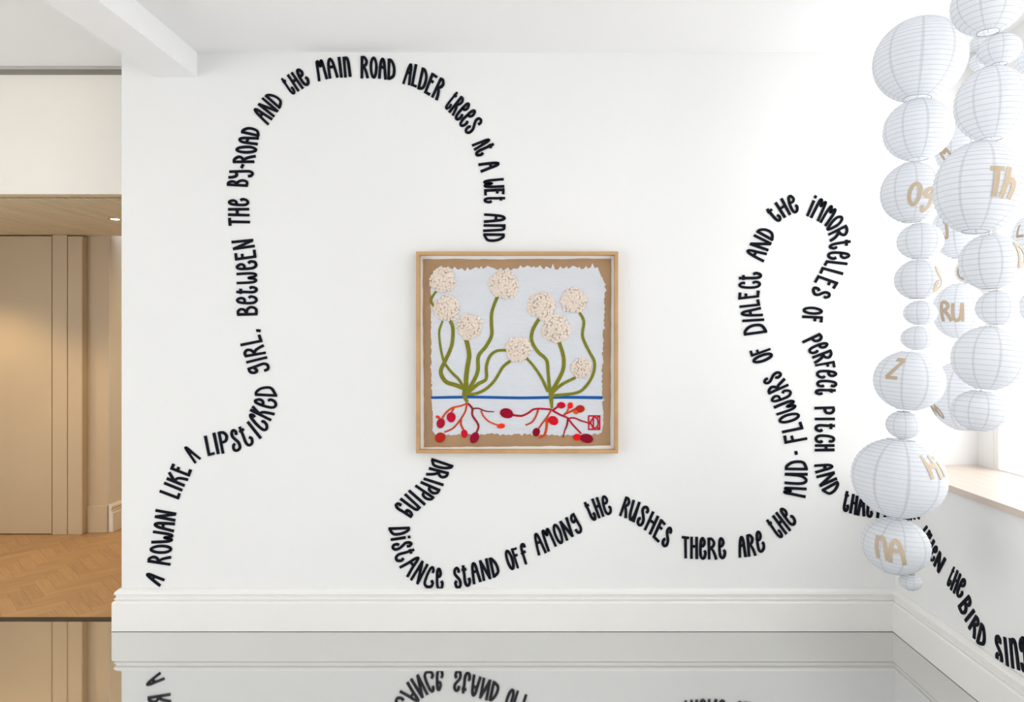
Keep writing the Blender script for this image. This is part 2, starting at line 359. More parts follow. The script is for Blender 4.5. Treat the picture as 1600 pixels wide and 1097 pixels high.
# strokes: ('s' smooth | 'l' straight | 'o' closed, points)
G = {
 'A': [('s', [(.10,0),(.17,.45),(.27,.80),(.47,.95),(.67,.82),(.78,.45),(.90,0)]), ('l', [(.22,.56),(.76,.55)])],
 'B': [('l', [(.16,0),(.14,1)]), ('s', [(.14,.95),(.5,.94),(.72,.80),(.6,.62),(.2,.54)]), ('s', [(.2,.54),(.68,.48),(.9,.28),(.7,.06),(.16,.05)])],
 'C': [('s', [(.74,.72),(.82,.84),(.62,.96),(.34,.88),(.17,.55),(.20,.18),(.45,.04),(.76,.10),(.86,.28),(.70,.36)])],
 'D': [('l', [(.13,0),(.13,1)]), ('s', [(.10,.95),(.42,.93),(.76,.72),(.88,.42),(.74,.16),(.10,.04)])],
 'e': [('s', [(.22,.60),(.58,.62),(.74,.78),(.55,.95),(.30,.88),(.18,.55),(.20,.18),(.45,.04),(.76,.10),(.88,.30),(.72,.40)])],
 'E': [('l', [(.18,0),(.18,1)]), ('l', [(.18,.94),(.82,.92)]), ('l', [(.18,.64),(.68,.64)]), ('l', [(.18,.06),(.92,.06)])],
 'F': [('l', [(.18,0),(.18,1)]), ('l', [(.18,.94),(.90,.92)]), ('l', [(.18,.62),(.76,.62)])],
 'f': [('s', [(.45,0),(.40,.45),(.40,.80),(.58,.95),(.84,.90),(.84,.76)]), ('l', [(.15,.56),(.80,.58)])],
 'g': [('s', [(.72,.95),(.36,.92),(.18,.76),(.34,.60),(.72,.70)]), ('s', [(.70,1),(.80,.55),(.84,.22),(.62,.05),(.32,.08),(.22,.26)])],
 'H': [('l', [(.18,0),(.16,1)]), ('l', [(.84,0),(.80,1)]), ('l', [(.18,.56),(.82,.58)])],
 'h': [('l', [(.22,0),(.30,1)]), ('s', [(.24,.42),(.55,.58),(.82,.42),(.80,0)])],
 'I': [('l', [(.5,0),(.5,1)])],
 'i': [('l', [(.5,0),(.5,.76)]), ('l', [(.5,.87),(.5,1)])],
 'J': [('s', [(.7,1),(.72,.4),(.6,.06),(.32,.06),(.2,.3)]), ('l', [(.35,.97),(.75,.97)])],
 'K': [('l', [(.16,0),(.14,1)]), ('l', [(.82,1),(.2,.58)]), ('s', [(.2,.56),(.55,.50),(.74,.30),(.84,0)])],
 'L': [('l', [(.20,0),(.20,1)]), ('l', [(.20,.06),(.92,.07)])],
 'M': [('s', [(.10,0),(.13,.55),(.17,.90),(.30,.94),(.44,.72),(.52,.72),(.62,.90),(.74,.94),(.82,.70),(.90,0)])],
 'N': [('l', [(.15,0),(.15,1)]), ('l', [(.15,.97),(.82,.03)]), ('l', [(.84,0),(.84,1)])],
 'n': [('l', [(.18,0),(.16,1)]), ('s', [(.17,.82),(.40,.95),(.66,.88),(.76,.55),(.84,0)])],
 'O': [('o', ell(.5, .5, .36, .46))],
 'P': [('l', [(.20,0),(.18,1)]), ('s', [(.18,.95),(.58,.94),(.84,.78),(.70,.56),(.20,.50)])],
 'R': [('l', [(.16,0),(.16,1)]), ('s', [(.16,.95),(.50,.94),(.74,.78),(.58,.60),(.18,.52)]), ('s', [(.28,.54),(.56,.42),(.74,.22),(.86,0)])],
 'S': [('s', [(.74,.72),(.78,.86),(.56,.96),(.30,.88),(.28,.70),(.50,.55),(.76,.36),(.78,.14),(.52,.04),(.26,.10),(.22,.28),(.40,.36)])],
 'T': [('l', [(.02,.94),(.98,.94)]), ('l', [(.5,0),(.5,.94)])],
 't': [('s', [(.26,1),(.24,.60),(.22,.22),(.38,.05),(.66,.06),(.82,.24),(.68,.36)]), ('l', [(.02,.80),(.62,.80)])],
 'U': [('s', [(.15,1),(.15,.35),(.30,.08),(.54,.08),(.74,.36),(.82,1)]), ('l', [(.82,1),(.86,0)])],
 'W': [('s', [(.10,1),(.13,.28),(.26,.06),(.40,.14),(.50,.42),(.60,.14),(.74,.06),(.86,.28),(.90,1)])],
 'Y': [('s', [(.14,1),(.16,.78),(.34,.62),(.74,.70)]), ('s', [(.74,1),(.76,.45),(.74,.05),(.54,-.12),(.28,-.08),(.22,.06)])],
 'Z': [('l', [(.1,.94),(.86,.94)]), ('l', [(.82,.94),(.14,.06)]), ('l', [(.1,.06),(.92,.06)])],
 ',': [('s', [(.5,1),(.62,.6),(.3,0)])],
 '-': [('l', [(0,.48),(1,.48)])],
}
WGT = {'I': .5, 'i': .5, 'M': 1.3, 'W': 1.25, 'm': 1.3, '-': .6, 'L': .85, 't': .9}
NAMES = {',': 'comma', '-': 'hyphen'}
ORD = ['first', 'second', 'third', 'fourth', 'fifth', 'sixth', 'seventh', 'eighth', 'ninth', 'tenth', 'eleventh']
# zoom frames used while measuring: id -> (x0, y0, scale)
Z = {1: (210, 660, 4.064), 2: (340, 340, 3.428), 3: (340, 80, 3.919), 4: (420, 70, 5.333), 5: (640, 80, 3.539), 6: (590, 700, 4.706), 7: (880, 720, 4.0),
     8: (1130, 280, 3.656), 9: (1130, 500, 3.656), 10: (1310, 630, 5.774), 11: (1320, 780, 6.856), 12: (1400, 760, 3.43), 0: (0, 0, 1)}
WORDS = [  # frame, glyphs, plane, phrase, baseline points, top points
 (1, 'A', 'b', 'the opening word A before ROWAN', [(160,1045),(198,992)], [(65,975),(95,945)]),
 (1, 'ROWAN', 'b', 'ROWAN', [(228,918),(240,780),(252,690),(268,568)], [(84,890),(105,790),(125,665),(138,545)]),
 (1, 'LIKE', 'b', 'LIKE', [(281,494),(299,446),(312,415),(350,350),(368,295)], [(158,446),(178,400),(203,368),(226,302),(246,248)]),
 (1, 'A', 'b', 'the word A before LIPSTICKED', [(383,264),(428,226)], [(311,160),(334,146)]),
 (0, 'LIPStICKeD', 'b', 'LIPSTICKED', [(324,713),(338,710),(345,709),(361,708),(382,702),(402,690),(414,680),(422,660),(431,644),(434,622),(428,601)], [(318,682),(331,677),(338,675),(357,673),(371,669),(383,661),(391,657),(390,642),(396,633),(399,619),(398,604)]),
 (2, 'gIRL', 'b', 'GIRL', [(284,835),(270,765),(262,735),(252,690),(242,668),(228,618)], [(172,848),(158,800),(152,755),(142,720),(124,688),(112,645)]),
 (2, ',', 'b', 'the comma after GIRL', [(232,613),(228,598)], [(210,614),(207,600)]),
 (2, 'BetWeEN', 'b', 'BETWEEN', [(213,530),(213,432),(212,350),(212,243),(205,172),(188,110)], [(107,530),(100,435),(104,350),(102,260),(88,190),(74,120)]),
 (3, 'THe', 'b', 'THE after BETWEEN', [(200,1074),(197,1020),(193,955),(190,897)], [(70,1076),(66,1015),(66,955),(68,897)]),
 (3, 'BY-ROAD', 'b', 'BY-ROAD', [(183,836),(190,784),(208,718),(222,690),(237,632),(245,578),(254,527),(263,485)], [(57,826),(66,785),(76,720),(92,692),(106,630),(122,575),(140,505),(172,448)]),
 (3, 'AND', 'b', 'AND after BY-ROAD', [(308,456),(340,412),(378,360),(408,305)], [(210,372),(243,335),(284,276),(335,250)]),
 (4, 'tHe', 'b', 'THE before MAIN', [(190,422),(235,396),(298,360),(352,312)], [(93,292),(148,258),(205,225),(280,185)]),
 (4, 'MAIn', 'b', 'MAIN', [(408,308),(498,284),(588,272),(625,276),(694,266)], [(382,140),(462,118),(560,106),(612,102),(682,104)]),
 (4, 'ROAD', 'b', 'ROAD after MAIN', [(760,282),(840,279),(909,282),(987,293),(1055,292)], [(762,96),(838,100),(912,107),(990,116),(1062,128)]),
 (4, 'ALDER', 'b', 'ALDER', [(1112,325),(1180,340),(1238,366),(1288,398),(1348,432),(1408,470)], [(1160,156),(1214,158),(1272,184),(1352,228),(1425,268),(1490,310)]),
 (5, 'tReeS', 'b', 'TREES', [(190,306),(212,334),(244,362),(268,394),(294,432),(328,470)], [(256,220),(284,246),(314,270),(346,308),(380,346),(412,402)]),
 (5, 'At', 'b', 'AT', [(343,518),(359,552),(374,594)], [(430,478),(460,500),(480,545)]),
 (5, 'A', 'b', 'the word A before WET', [(378,620),(396,676)], [(488,602),(506,642)]),
 (5, 'WEt', 'b', 'WET', [(405,708),(412,763),(413,804),(411,846)], [(520,700),(525,756),(527,802),(532,842)]),
 (5, 'AnD', 'b', 'AND after WET', [(413,895),(410,953),(406,1004),(414,1058)], [(530,896),(532,954),(528,1006),(520,1058)]),
 (6, 'DRIPPInG', 'b', 'DRIPPING', [(398,70),(384,135),(352,205),(325,245),(288,268),(245,298),(214,325),(156,384),(114,434)], [(562,128),(530,170),(500,245),(470,300),(428,360),(375,400),(325,435),(275,480),(240,522)]),
 (6, 'DiStANCe', 'b', 'DISTANCE', [(78,580),(94,652),(100,695),(114,770),(152,865),(230,960),(310,1012),(424,1040),(492,1040)], [(236,576),(240,635),(244,670),(262,730),(288,785),(322,822),(380,862),(424,878),(478,885)]),
 (6, 'StAND', 'b', 'STAND', [(560,1037),(632,1026),(700,1004),(768,980),(845,958),(908,925)], [(543,886),(610,868),(672,850),(738,830),(815,806),(870,812)]),
 (6, 'OFf', 'b', 'OFF', [(965,900),(1024,886),(1064,872),(1128,832)], [(922,760),(976,742),(1028,722),(1080,690)]),
 (6, 'AMONg', 'b', 'AMONG', [(1178,792),(1248,768),(1322,716),(1382,688),(1450,642),(1522,610)], [(1132,636),(1192,612),(1270,578),(1330,545),(1402,500),(1452,470)]),
 (7, 'tHe', 'b', 'THE after AMONG', [(178,378),(217,362),(260,345),(312,325)], [(120,266),(170,240),(222,224),(284,212)]),
 (7, 'RUSHES', 'b', 'RUSHES', [(344,340),(400,362),(446,388),(497,422),(552,470),(602,520),(654,550)], [(388,220),(430,240),(490,262),(552,306),(606,356),(650,398),(688,430)]),
 (7, 'THeRe', 'b', 'THERE', [(742,606),(788,611),(846,614),(897,616),(970,616),(1020,606)], [(736,468),(790,474),(846,475),(896,480),(958,482),(1014,476)]),
 (7, 'ARe', 'b', 'ARE', [(1096,605),(1148,600),(1212,590),(1270,548)], [(1088,475),(1140,464),(1192,452),(1240,424)]),
 (7, 'tHe', 'b', 'THE after ARE', [(1345,490),(1384,466),(1428,428),(1464,365)], [(1260,376),(1302,350),(1338,314),(1380,280)]),
 (9, 'MUD', 'b', 'MUD', [(468,1020),(476,955),(482,864),(478,796)], [(342,995),(350,945),(352,862),(356,798)]),
 (9, '-', 'b', 'the hyphen between MUD and FLOWERS', [(482,771),(476,747)], [(350,771),(344,747)]),
 (9, 'FLOWeRS', 'b', 'FLOWERS', [(484,690),(460,630),(443,572),(425,512),(398,440),(378,382),(345,325),(312,280)], [(352,714),(338,652),(328,605),(308,550),(285,490),(262,430),(245,385),(222,335)]),
 (9, 'OF', 'b', 'OF before DIALECT', [(287,224),(272,172),(258,142)], [(178,260),(162,214),(144,172)]),
 (8, 'DIALECt', 'b', 'DIALECT', [(252,880),(238,820),(228,784),(212,728),(203,680),(208,628),(217,576),(218,526)], [(120,902),(112,824),(106,796),(96,740),(85,696),(87,634),(90,582),(88,526)]),
 (8, 'AND', 'b', 'AND after DIALECT', [(228,480),(252,418),(280,358),(296,308)], [(124,430),(145,385),(182,305),(228,264)]),
 (8, 'tHe', 'b', 'THE before IMMORTELLES', [(303,250),(342,226),(392,200),(436,185)], [(234,182),(286,142),(345,100),(414,85)]),
 (8, 'iMMORteLLES', 'b', 'IMMORTELLES', [(466,206),(492,217),(548,244),(588,272),(597,306),(612,364),(600,406),(592,462),(566,496),(542,543),(512,595),(508,670)], [(512,86),(546,102),(604,138),(660,185),(700,248),(725,335),(730,408),(714,470),(690,528),(662,583),(630,642),(588,694)]),
 (8, 'OF', 'b', 'OF before PERFECT', [(460,720),(452,774),(446,826)], [(563,732),(568,780),(568,826)]),
 (9, 'PeRFeCt', 'b', 'PERFECT', [(446,118),(475,160),(505,205),(524,254),(530,280),(535,338),(532,388),(522,432)], [(546,70),(580,112),(612,158),(632,228),(645,278),(650,338),(645,390),(632,432)]),
 (9, 'PItCH', 'b', 'PITCH', [(521,490),(522,544),(524,586),(526,648),(524,708),(522,752)], [(634,488),(636,544),(637,586),(636,648),(634,708),(634,752)]),
 (9, 'AND', 'b', 'AND after PITCH', [(519,824),(526,880),(556,966),(604,1012)], [(620,810),(632,860),(652,915),(668,960)]),
 (10, 'tHAt', 'b', 'THAT', [(28,962),(88,988),(163,1012),(240,1022),(315,1032)], [(60,785),(122,812),(182,840),(250,866),(312,880)]),
 (0, 'MO', 'b', 'MOMENT', [(1368,809),(1385,811),(1398,813)], [(1371,775),(1386,776),(1399,778)]),
 (0, 'MENT', 'r', 'MOMENT', [(1402,813),(1413,814),(1422,813),(1431,811),(1441,811)], [(1403,778),(1414,778),(1424,779),(1434,780),(1445,783)]),
 (11, 'WHeN', 'r', 'WHEN', [(780,400),(838,495),(900,610),(948,695),(1020,808)], [(880,282),(925,350),(975,470),(1012,545),(1100,655)]),
 (12, 'tHe', 'r', 'THE before BIRD', [(270,520),(290,548),(318,578),(352,606)], [(310,428),(328,445),(356,478),(387,515)]),
 (12, 'BIRD', 'r', 'BIRD', [(332,636),(364,700),(384,745),(430,832),(480,874)], [(392,576),(414,640),(430,688),(458,728),(488,768)]),
 (12, 'SIngS', 'r', 'SINGS', [(535,948),(585,960),(618,972),(672,988),(706,1005),(745,1035)], [(526,793),(568,802),(605,815),(658,812),(694,800),(740,812)]),
]
def lerp(a, b, t): return (a[0]+(b[0]-a[0])*t, a[1]+(b[1]-a[1])*t)
def path_at(P, t):
    t = max(0, min(1, t))*(len(P)-1); i = min(int(t), len(P)-2); return lerp(P[i], P[i+1], t-i)
def arcparam(B, T):
    """cumulative length of the mid line, sampled"""
    n = 200; L = [0]; last = None; pts = []
    for k in range(n+1):
        a, b = path_at(B, k/n), path_at(T, k/n); pts.append(lerp(a, b, .5))
    for k in range(n): L.append(L[-1] + math.hypot(pts[k+1][0]-pts[k][0], pts[k+1][1]-pts[k][1]))
    return [l/L[-1] for l in L]
def plane_uv(p, plane):
    """photo pixel -> metres in the plane of the wall"""
    if plane == 'b': return ((p[0]-VX)/S, CZ + (VY-p[1])/S)
    f = XR*S/(p[0]-VX); return (D*(1-f), CZ + (VY-p[1])*f/S)     # u grows towards the viewer
def plane_tf(plane):
    if plane == 'b': return lambda u, v, h: (u, YB - h, v)
    return lambda u, v, h: (XR - h, YB - u, v)
nlet = 0; widx = {}
for (zid, word, plane, phrase, B, T) in WORDS:
    x0, y0, sc = Z[zid]
    B = [plane_uv((x0 + a/sc, y0 + b/sc), plane) for a, b in B]; T = [plane_uv((x0 + a/sc, y0 + b/sc), plane) for a, b in T]
    n = len(word)
    if len(B) == n+1 and len(T) == n+1: bounds = [k/n for k in range(n+1)]
    else:
        Lc = arcparam(B, T); ws = [WGT.get(c, 1) for c in word]; tot = sum(ws); acc = [0]
        for q in ws: acc.append(acc[-1] + q/tot)
        def inv(s):
            for k in range(len(Lc)-1):
                if Lc[k+1] >= s: return (k + (s-Lc[k])/max(1e-9, Lc[k+1]-Lc[k]))/200
            return 1
        bounds = [inv(s) for s in acc]
    hgt = sum(math.hypot(T[k*(len(T)-1)//2][0]-B[k*(len(B)-1)//2][0], T[k*(len(T)-1)//2][1]-B[k*(len(B)-1)//2][1]) for k in range(3))/3
    start = widx.get(phrase, 0) ; full = phrase.split(' ')[0]
    for k, ch in enumerate(word):
        gl = G['g'] if ch == 'G' else G[ch]
        q0, q1, r0, r1 = path_at(B, bounds[k]), path_at(B, bounds[k+1]), path_at(T, bounds[k]), path_at(T, bounds[k+1])
        cw = .5*(math.hypot(q1[0]-q0[0], q1[1]-q0[1]) + math.hypot(r1[0]-r0[0], r1[1]-r0[1]))
        sw = .0123 if ch not in ',-' else .012
        sw = min(sw, cw*(.34 if plane == 'b' else .27) if ch not in 'Ii,-T' else .0140 if plane == 'b' else .0125)
        mg = .07
        def warp(x, y): x = mg + x*(1-2*mg); return lerp(lerp(q0, q1, x), lerp(r0, r1, x), y)
        cu, cv = warp(.5, .5); cu0, cv0 = warp(.5, 0)
        tf0 = plane_tf(plane); org = Vector(tf0(cu, cv, 0))
        m = MB()
        for si, (typ, pts) in enumerate(gl):
            jit = [(a + random.uniform(-.015, .015), b) for a, b in pts]
            P = [warp(a, b) for a, b in jit]
            if typ == 's': P = catmull(P, 5)
            if typ == 'o': P = catmull(P, 4, True)
            if typ == 'l' and len(P) == 2: P = [P[0], lerp(P[0], P[1], .5), P[1]]
            m.ribbon(P, sw*random.uniform(.92, 1.05), sw*random.uniform(.95, 1.1), lambda u, v, h: Vector(tf0(u, v, h)) - org, -.0005, .0045 + .00025*si, closed=(typ == 'o'))
        o = m.obj('felt_letter' if ch not in ',-' else NAMES[ch], M_FELT); o.location = org
        if ch in ',-': lab = 'black felt %s on the white wall' % phrase.replace('the ', '', 1)
        elif n == 1: lab = 'black felt letter A, %s on the white wall' % phrase
        else: lab = 'black felt letter %s, %s in the word %s on the white wall' % (ch.upper(), ORD[start + k], phrase)
        tag(o, lab, 'letter', 'black felt letters of the wall text'); nlet += 1
    widx[phrase] = start + n
print('letters', nlet)

# ---------------------------------------------------------------- framed textile picture
FD = .045; ff = (D - FD)/D; fa = (D - .018)/D
fl, frr, ft, fb = 650, 966, 393, 708.5
c0 = px(fl, fb, ff); c1 = px(frr, ft, ff)
art = empty('framed_picture', ((c0.x + c1.x)/2, YB, c0.z), 'square oak-framed textile picture of cream flowers with red roots on the white wall', 'picture')
inv_art = Matrix.Translation(art.location).inverted()
RWD = .0155
def rail(poly):
    m = MB(); m.prism(poly, lambda u, v, h: (u - art.location.x, -h, v - art.location.z), .0005, FD); o = m.obj('frame_rail', M_FRAME, art)
    md = o.modifiers.new('b', 'BEVEL'); md.width = .0012; md.segments = 2
X0, X1, Z0, Z1 = c0.x, c1.x, c0.z, c1.z; r = RWD
rail([(X0, Z0), (X0 + r, Z0 + r), (X0 + r, Z1 - r), (X0, Z1)]); rail([(X1, Z0), (X1, Z1), (X1 - r, Z1 - r), (X1 - r, Z0 + r)])
rail([(X0, Z1), (X0 + r, Z1 - r), (X1 - r, Z1 - r), (X1, Z1)]); rail([(X0, Z0), (X1, Z0), (X1 - r, Z0 + r), (X0 + r, Z0 + r)])
AT = lambda u, v, h: (u - art.location.x, -h, v - art.location.z)
m = MB(); m.prism([(X0 + r, Z0 + r), (X1 - r, Z0 + r), (X1 - r, Z1 - r), (X0 + r, Z1 - r)], AT, .001, .012); m.obj('mount_board', M_MOUNT, art)
def apx(x, y): p = px(x, y, fa); return (p.x, p.z)
def az(p): return apx(640 + p[0]/3.226, 380 + p[1]/3.226)
def rz(p): return apx(640 + p[0]/4.706, 600 + p[1]/4.706)
AS = fa/S/3.226; RS = fa/S/4.706
def rough(P, amp, step, spike=0):
    out = []
    for i in range(len(P)):
        a, b = P[i], P[(i+1) % len(P)]; L = math.hypot(b[0]-a[0], b[1]-a[1]); n = max(1, int(L/step)); nx, ny = (b[1]-a[1])/L, -(b[0]-a[0])/L
        ph = 0
        for k in range(n):
            t = (k + random.uniform(-.25, .25)*(k > 0))/n; ph = .6*ph + random.uniform(-1, 1)*amp
            e = ph + (random.uniform(0, spike) if (spike and k % 3 == 1) else 0)
            out.append((a[0]+(b[0]-a[0])*t + nx*e, a[1]+(b[1]-a[1])*t + ny*e))
    return out
kp = [az(p) for p in rough([(66,80),(1017,78),(1013,1020),(73,1030)], 1.6, 30)]
m = MB(); m.prism(kp, AT, .0125, .0145); m.obj('kraft_sheet', M_KRAFT, art)
pts = [(112, 190), (120, 140)] + rough([(150,128),(945,126)], 7, 11, 24)[:72]
pts += rough([(948,122),(984,190)], 4, 9)[:8] + rough([(984,200),(976,480),(970,700),(972,930)], 4, 9, 7)[:78] + [(968, 955)]
pts += rough([(955,965),(120,962)], 4, 9, 8)[:92] + [(114, 945)] + rough([(118,930),(108,560),(106,200)], 2.5, 9, 4)[:80]
m = MB(); m.prism([az(p) for p in pts], AT, .0147, .0158); m.obj('cloth', M_CLOTH, art)
lay = [0.0159]
def strip(name, pts, w0, w1, ma, conv, scl, label=None, n=7):
    lay[0] += .00003
    m = MB(); P = catmull([conv(p) for p in pts], n); m.ribbon(P, w0*scl, w1*scl, AT, lay[0], lay[0] + .0016); o = m.obj(name, ma, art)
    if label: o['label'] = label
    return o
strip('ground_line', [(108,779),(320,776),(560,780),(760,777),(973,779)], 13, 15, M_BLUE, az, AS, 'blue felt ground line')
for pts, a, b in [
  ([(167,392),(150,440),(152,500),(165,570),(180,610),(215,655),(250,690),(276,740)], 10, 15),
  ([(203,388),(218,430),(213,510),(182,588),(160,632),(160,665),(185,700),(230,715),(280,735)], 17, 22),
  ([(284,480),(300,560),(292,620),(285,680),(284,750)], 22, 24),
  ([(442,270),(415,345),(412,400),(413,465),(385,520),(347,570),(344,640),(325,690),(290,750)], 16, 20),
  ([(492,540),(440,543),(405,570),(387,620),(385,685),(345,710),(292,755)], 13, 19),
  ([(508,594),(470,625),(430,690),(385,735),(335,758),(284,762)], 15, 15),
  ([(133,243),(112,275),(110,300),(127,320)], 11, 13),
  ([(283,735),(276,765),(291,803)], 30, 14),
  ([(580,570),(625,620),(665,680),(698,750)], 12, 16),
  ([(652,382),(622,435),(615,490),(645,545),(690,590),(698,650),(706,748)], 18, 16),
  ([(752,495),(775,570),(775,630),(755,680),(716,748)], 18, 20),
  ([(836,678),(780,705),(745,730),(718,756)], 14, 17),
  ([(855,348),(878,395),(872,470),(905,545),(932,600),(925,660),(890,720),(840,755),(722,768)], 14, 15),
  ([(714,738),(714,790),(718,832)], 30, 11)]:
    strip('stem', pts, a, b, M_GREEN, az, AS, 'olive green felt stem')
OR, OB, DR, CR, BR = (206,72,30), (190,66,34), (146,34,34), (176,22,48), (126,30,34)
for pts, a, b, c in [
  ([(425,142),(380,160),(310,178),(265,215),(240,252)], 9, 11, OR), ([(325,176),(308,210)], 12, 9, OR), ([(420,142),(410,200),(375,260),(320,325),(255,355)], 10, 9, OB),
  ([(377,262),(378,300),(398,340)], 12, 9, OB), ([(428,142),(460,180),(462,230),(500,290),(506,320),(492,355)], 12, 11, DR), ([(465,182),(505,180),(560,200),(622,205)], 9, 5, BR),
  ([(525,195),(545,240),(590,280),(655,305)], 9, 8, OR), ([(755,228),(820,235),(870,215),(910,188),(960,182),(1045,188)], 12, 10, CR), ([(945,188),(930,235),(900,280),(852,303)], 11, 8, OB),
  ([(1042,190),(1010,245),(975,290),(950,328)], 10, 9, OB), ([(1012,250),(1005,330),(990,375),(952,395)], 16, 12, OR), ([(1048,196),(1075,178),(1095,162)], 12, 10, CR),
  ([(1050,195),(1110,228),(1160,250),(1200,300),(1262,366)], 11, 9, CR), ([(1160,255),(1210,250),(1260,270),(1318,288)], 9, 8, CR), ([(1165,258),(1155,310),(1140,345),(1129,394)], 12, 5, DR),
  ([(1138,228),(1160,200),(1170,170)], 9, 10, OR), ([(1132,226),(1180,205),(1222,182)], 10, 12, OB)]:
    strip('root', pts, a*1.3, b*1.3, felt(c), rz, RS)
def seed(x, y, rx, ry, rot, c):
    rx *= 1.06; ry *= 1.06
    lay[0] += .00003
    P = []
    for k in range(18):
        t = 2*math.pi*k/18; q = 1 + .16*math.sin(t)*(1 if ry > rx else .4); u, v = rx*math.cos(t)*(1 + .12*math.sin(t)), ry*math.sin(t)*q*.93
        P.append(rz((x + u*math.cos(rot) - v*math.sin(rot), y + u*math.sin(rot) + v*math.cos(rot))))
    m = MB(); m.prism(P, AT, lay[0], lay[0] + .002); m.obj('seed', felt(c), art)
for s_ in [(230,284,28,38,.25,(168,22,44)), (209,243,17,11,.4,(232,56,30)), (305,240,31,38,-.1,(188,14,48)), (228,390,34,40,.7,(176,40,26)), (402,362,23,31,-.1,(200,24,44)), (480,390,29,44,.5,(150,10,50)),
           (672,308,28,19,-.1,(236,54,28)), (714,213,47,37,.25,(150,8,42)), (1115,155,30,24,0,(194,14,44)), (1182,155,19,24,.1,(232,38,24)), (1252,182,33,28,-.2,(176,42,30)), (1222,207,18,14,.3,(214,84,34)),
           (1057,267,37,33,.5,(204,18,42)), (933,350,25,32,.35,(138,8,34)), (1232,390,28,26,0,(232,20,20)), (1302,398,46,34,.2,(140,12,38))]: seed(*s_)
m = MB(); h0 = .0163; h1 = .0178
for P, w, cz in [([(1317,235),(1398,235),(1398,334),(1317,334)], 8, True), ([(1352,236),(1352,332)], 8, False), (catmull([(1352,238),(1380,258),(1386,288),(1378,314),(1352,331)]), 8, False),
                 ([(1320,298),(1352,244)], 8, False), ([(1330,284),(1352,331)], 8, False), ([(1390,240),(1376,256)], 7, False), ([(1394,330),(1376,314)], 7, False)]:
    h1 += .00008
    if cz:
        for a, b in zip(P, P[1:] + P[:1]):
            d = ((b[0]-a[0]), (b[1]-a[1])); L = math.hypot(*d); e = (d[0]/L*4, d[1]/L*4); h1 += .00008; m.ribbon([rz((a[0]-e[0], a[1]-e[1])), rz((b[0]+e[0], b[1]+e[1]))], w*1.25*RS, w*1.25*RS, AT, h0, h1)
    else: m.ribbon([rz(p) for p in P], w*1.25*RS, w*1.25*RS, AT, h0, h1)
o = m.obj('monogram', felt((190, 20, 40)), art); o['label'] = 'red square monogram'
for cx, cy, R in [(167,186,66),(187,327,68),(302,420,66),(475,208,76),(665,316,72),(738,430,73),(826,290,67),(547,535,66),(866,628,54)]:
    m = MB(); cen = az((cx, cy)); Rm = R*AS; placed = []; tries = 0
    while tries < 3000 and len(placed) < 210:
        tries += 1; a = random.uniform(0, 2*math.pi); q = math.sqrt(random.random()); wob = 1 + .06*math.sin(3*a + cx) + .05*math.sin(5*a + cy); p = (q*wob*math.cos(a), q*wob*math.sin(a)*.97)
        dr_ = random.uniform(.10, .155)
        if all((p[0]-b[0])**2 + (p[1]-b[1])**2 > (.70*(dr_ + b[2]))**2 for b in placed): placed.append((p[0], p[1], dr_))
    for ux, uy, dr_ in placed:
        d = math.hypot(ux, uy); hh = .0182 + .007*(1 - d*d) + random.uniform(0, .0018)
        nrm = Vector((ux*.4 + random.uniform(-.12, .12), -1, uy*.4 + random.uniform(-.12, .12))).normalized(); rot = nrm.to_track_quat('Z', 'Y').to_matrix()
        c = Vector(AT(cen[0] + ux*Rm*.94, cen[1] + uy*Rm*.94, hh)); n0 = len(m.v); K = 10; rr = dr_*Rm
        for lv, sc_ in ((0, 1), (.0014, 1), (.0020, .7)):
            for k in range(K): m.v.append(tuple(c + rot @ Vector((rr*sc_*math.cos(2*math.pi*k/K), rr*sc_*math.sin(2*math.pi*k/K), lv))))
        for l_ in (0, 1):
            for k in range(K): m.f.append((n0+l_*K+k, n0+l_*K+(k+1) % K, n0+(l_+1)*K+(k+1) % K, n0+(l_+1)*K+k))
        m.f.append(tuple(n0+2*K+k for k in range(K))); m.f.append(tuple(n0+k for k in reversed(range(K))))
    # backing pad that carries the discs
    m.prism([(cen[0] + Rm*.82*math.cos(t*math.pi/8), cen[1] + Rm*.82*math.sin(t*math.pi/8)) for t in range(16)], AT, .0165, .0195)
    m.prism([(cen[0] + Rm*.5*math.cos(t*math.pi/8), cen[1] + Rm*.5*math.sin(t*math.pi/8)) for t in range(16)], AT, .0165, .0225)
    o = m.obj('flower_head', M_DISC, art); o['kind'] = 'stuff'; o['label'] = 'cream flower head of small discs'

# ---------------------------------------------------------------- paper lanterns
def lgeom(cx, cy, rx, ry, f):
    ox, oy = cx - VX, cy - VY; rr = math.hypot(ox, oy); k = math.sqrt(1 + (rr/F)**2); ur = ox/rr, oy/rr
    sh = 1 - .5*(rx/F)**2
    return px(VX + ox*sh, VY + oy*sh, f).z, ry/math.sqrt((k*ur[1])**2 + ur[0]**2)*f/S
def hang(col, f):
    """half heights so that each lantern just meets the one above"""
    g_ = [lgeom(*c_[:4], f) for c_ in col]; Hs_ = [h for z, h in g_]
    for _ in range(6):
        for i in range(len(col)-1):
            gap = g_[i][0] - g_[i+1][0] - Hs_[i] - Hs_[i+1] - .008
            if gap < 0:
                t = Hs_[i] + Hs_[i+1]; Hs_[i] += gap*Hs_[i]/t; Hs_[i+1] += gap*Hs_[i+1]/t
    for c_, h in zip(col, Hs_): lantern(*c_[:4], f, c_[4], c_[5], c_[6], h)
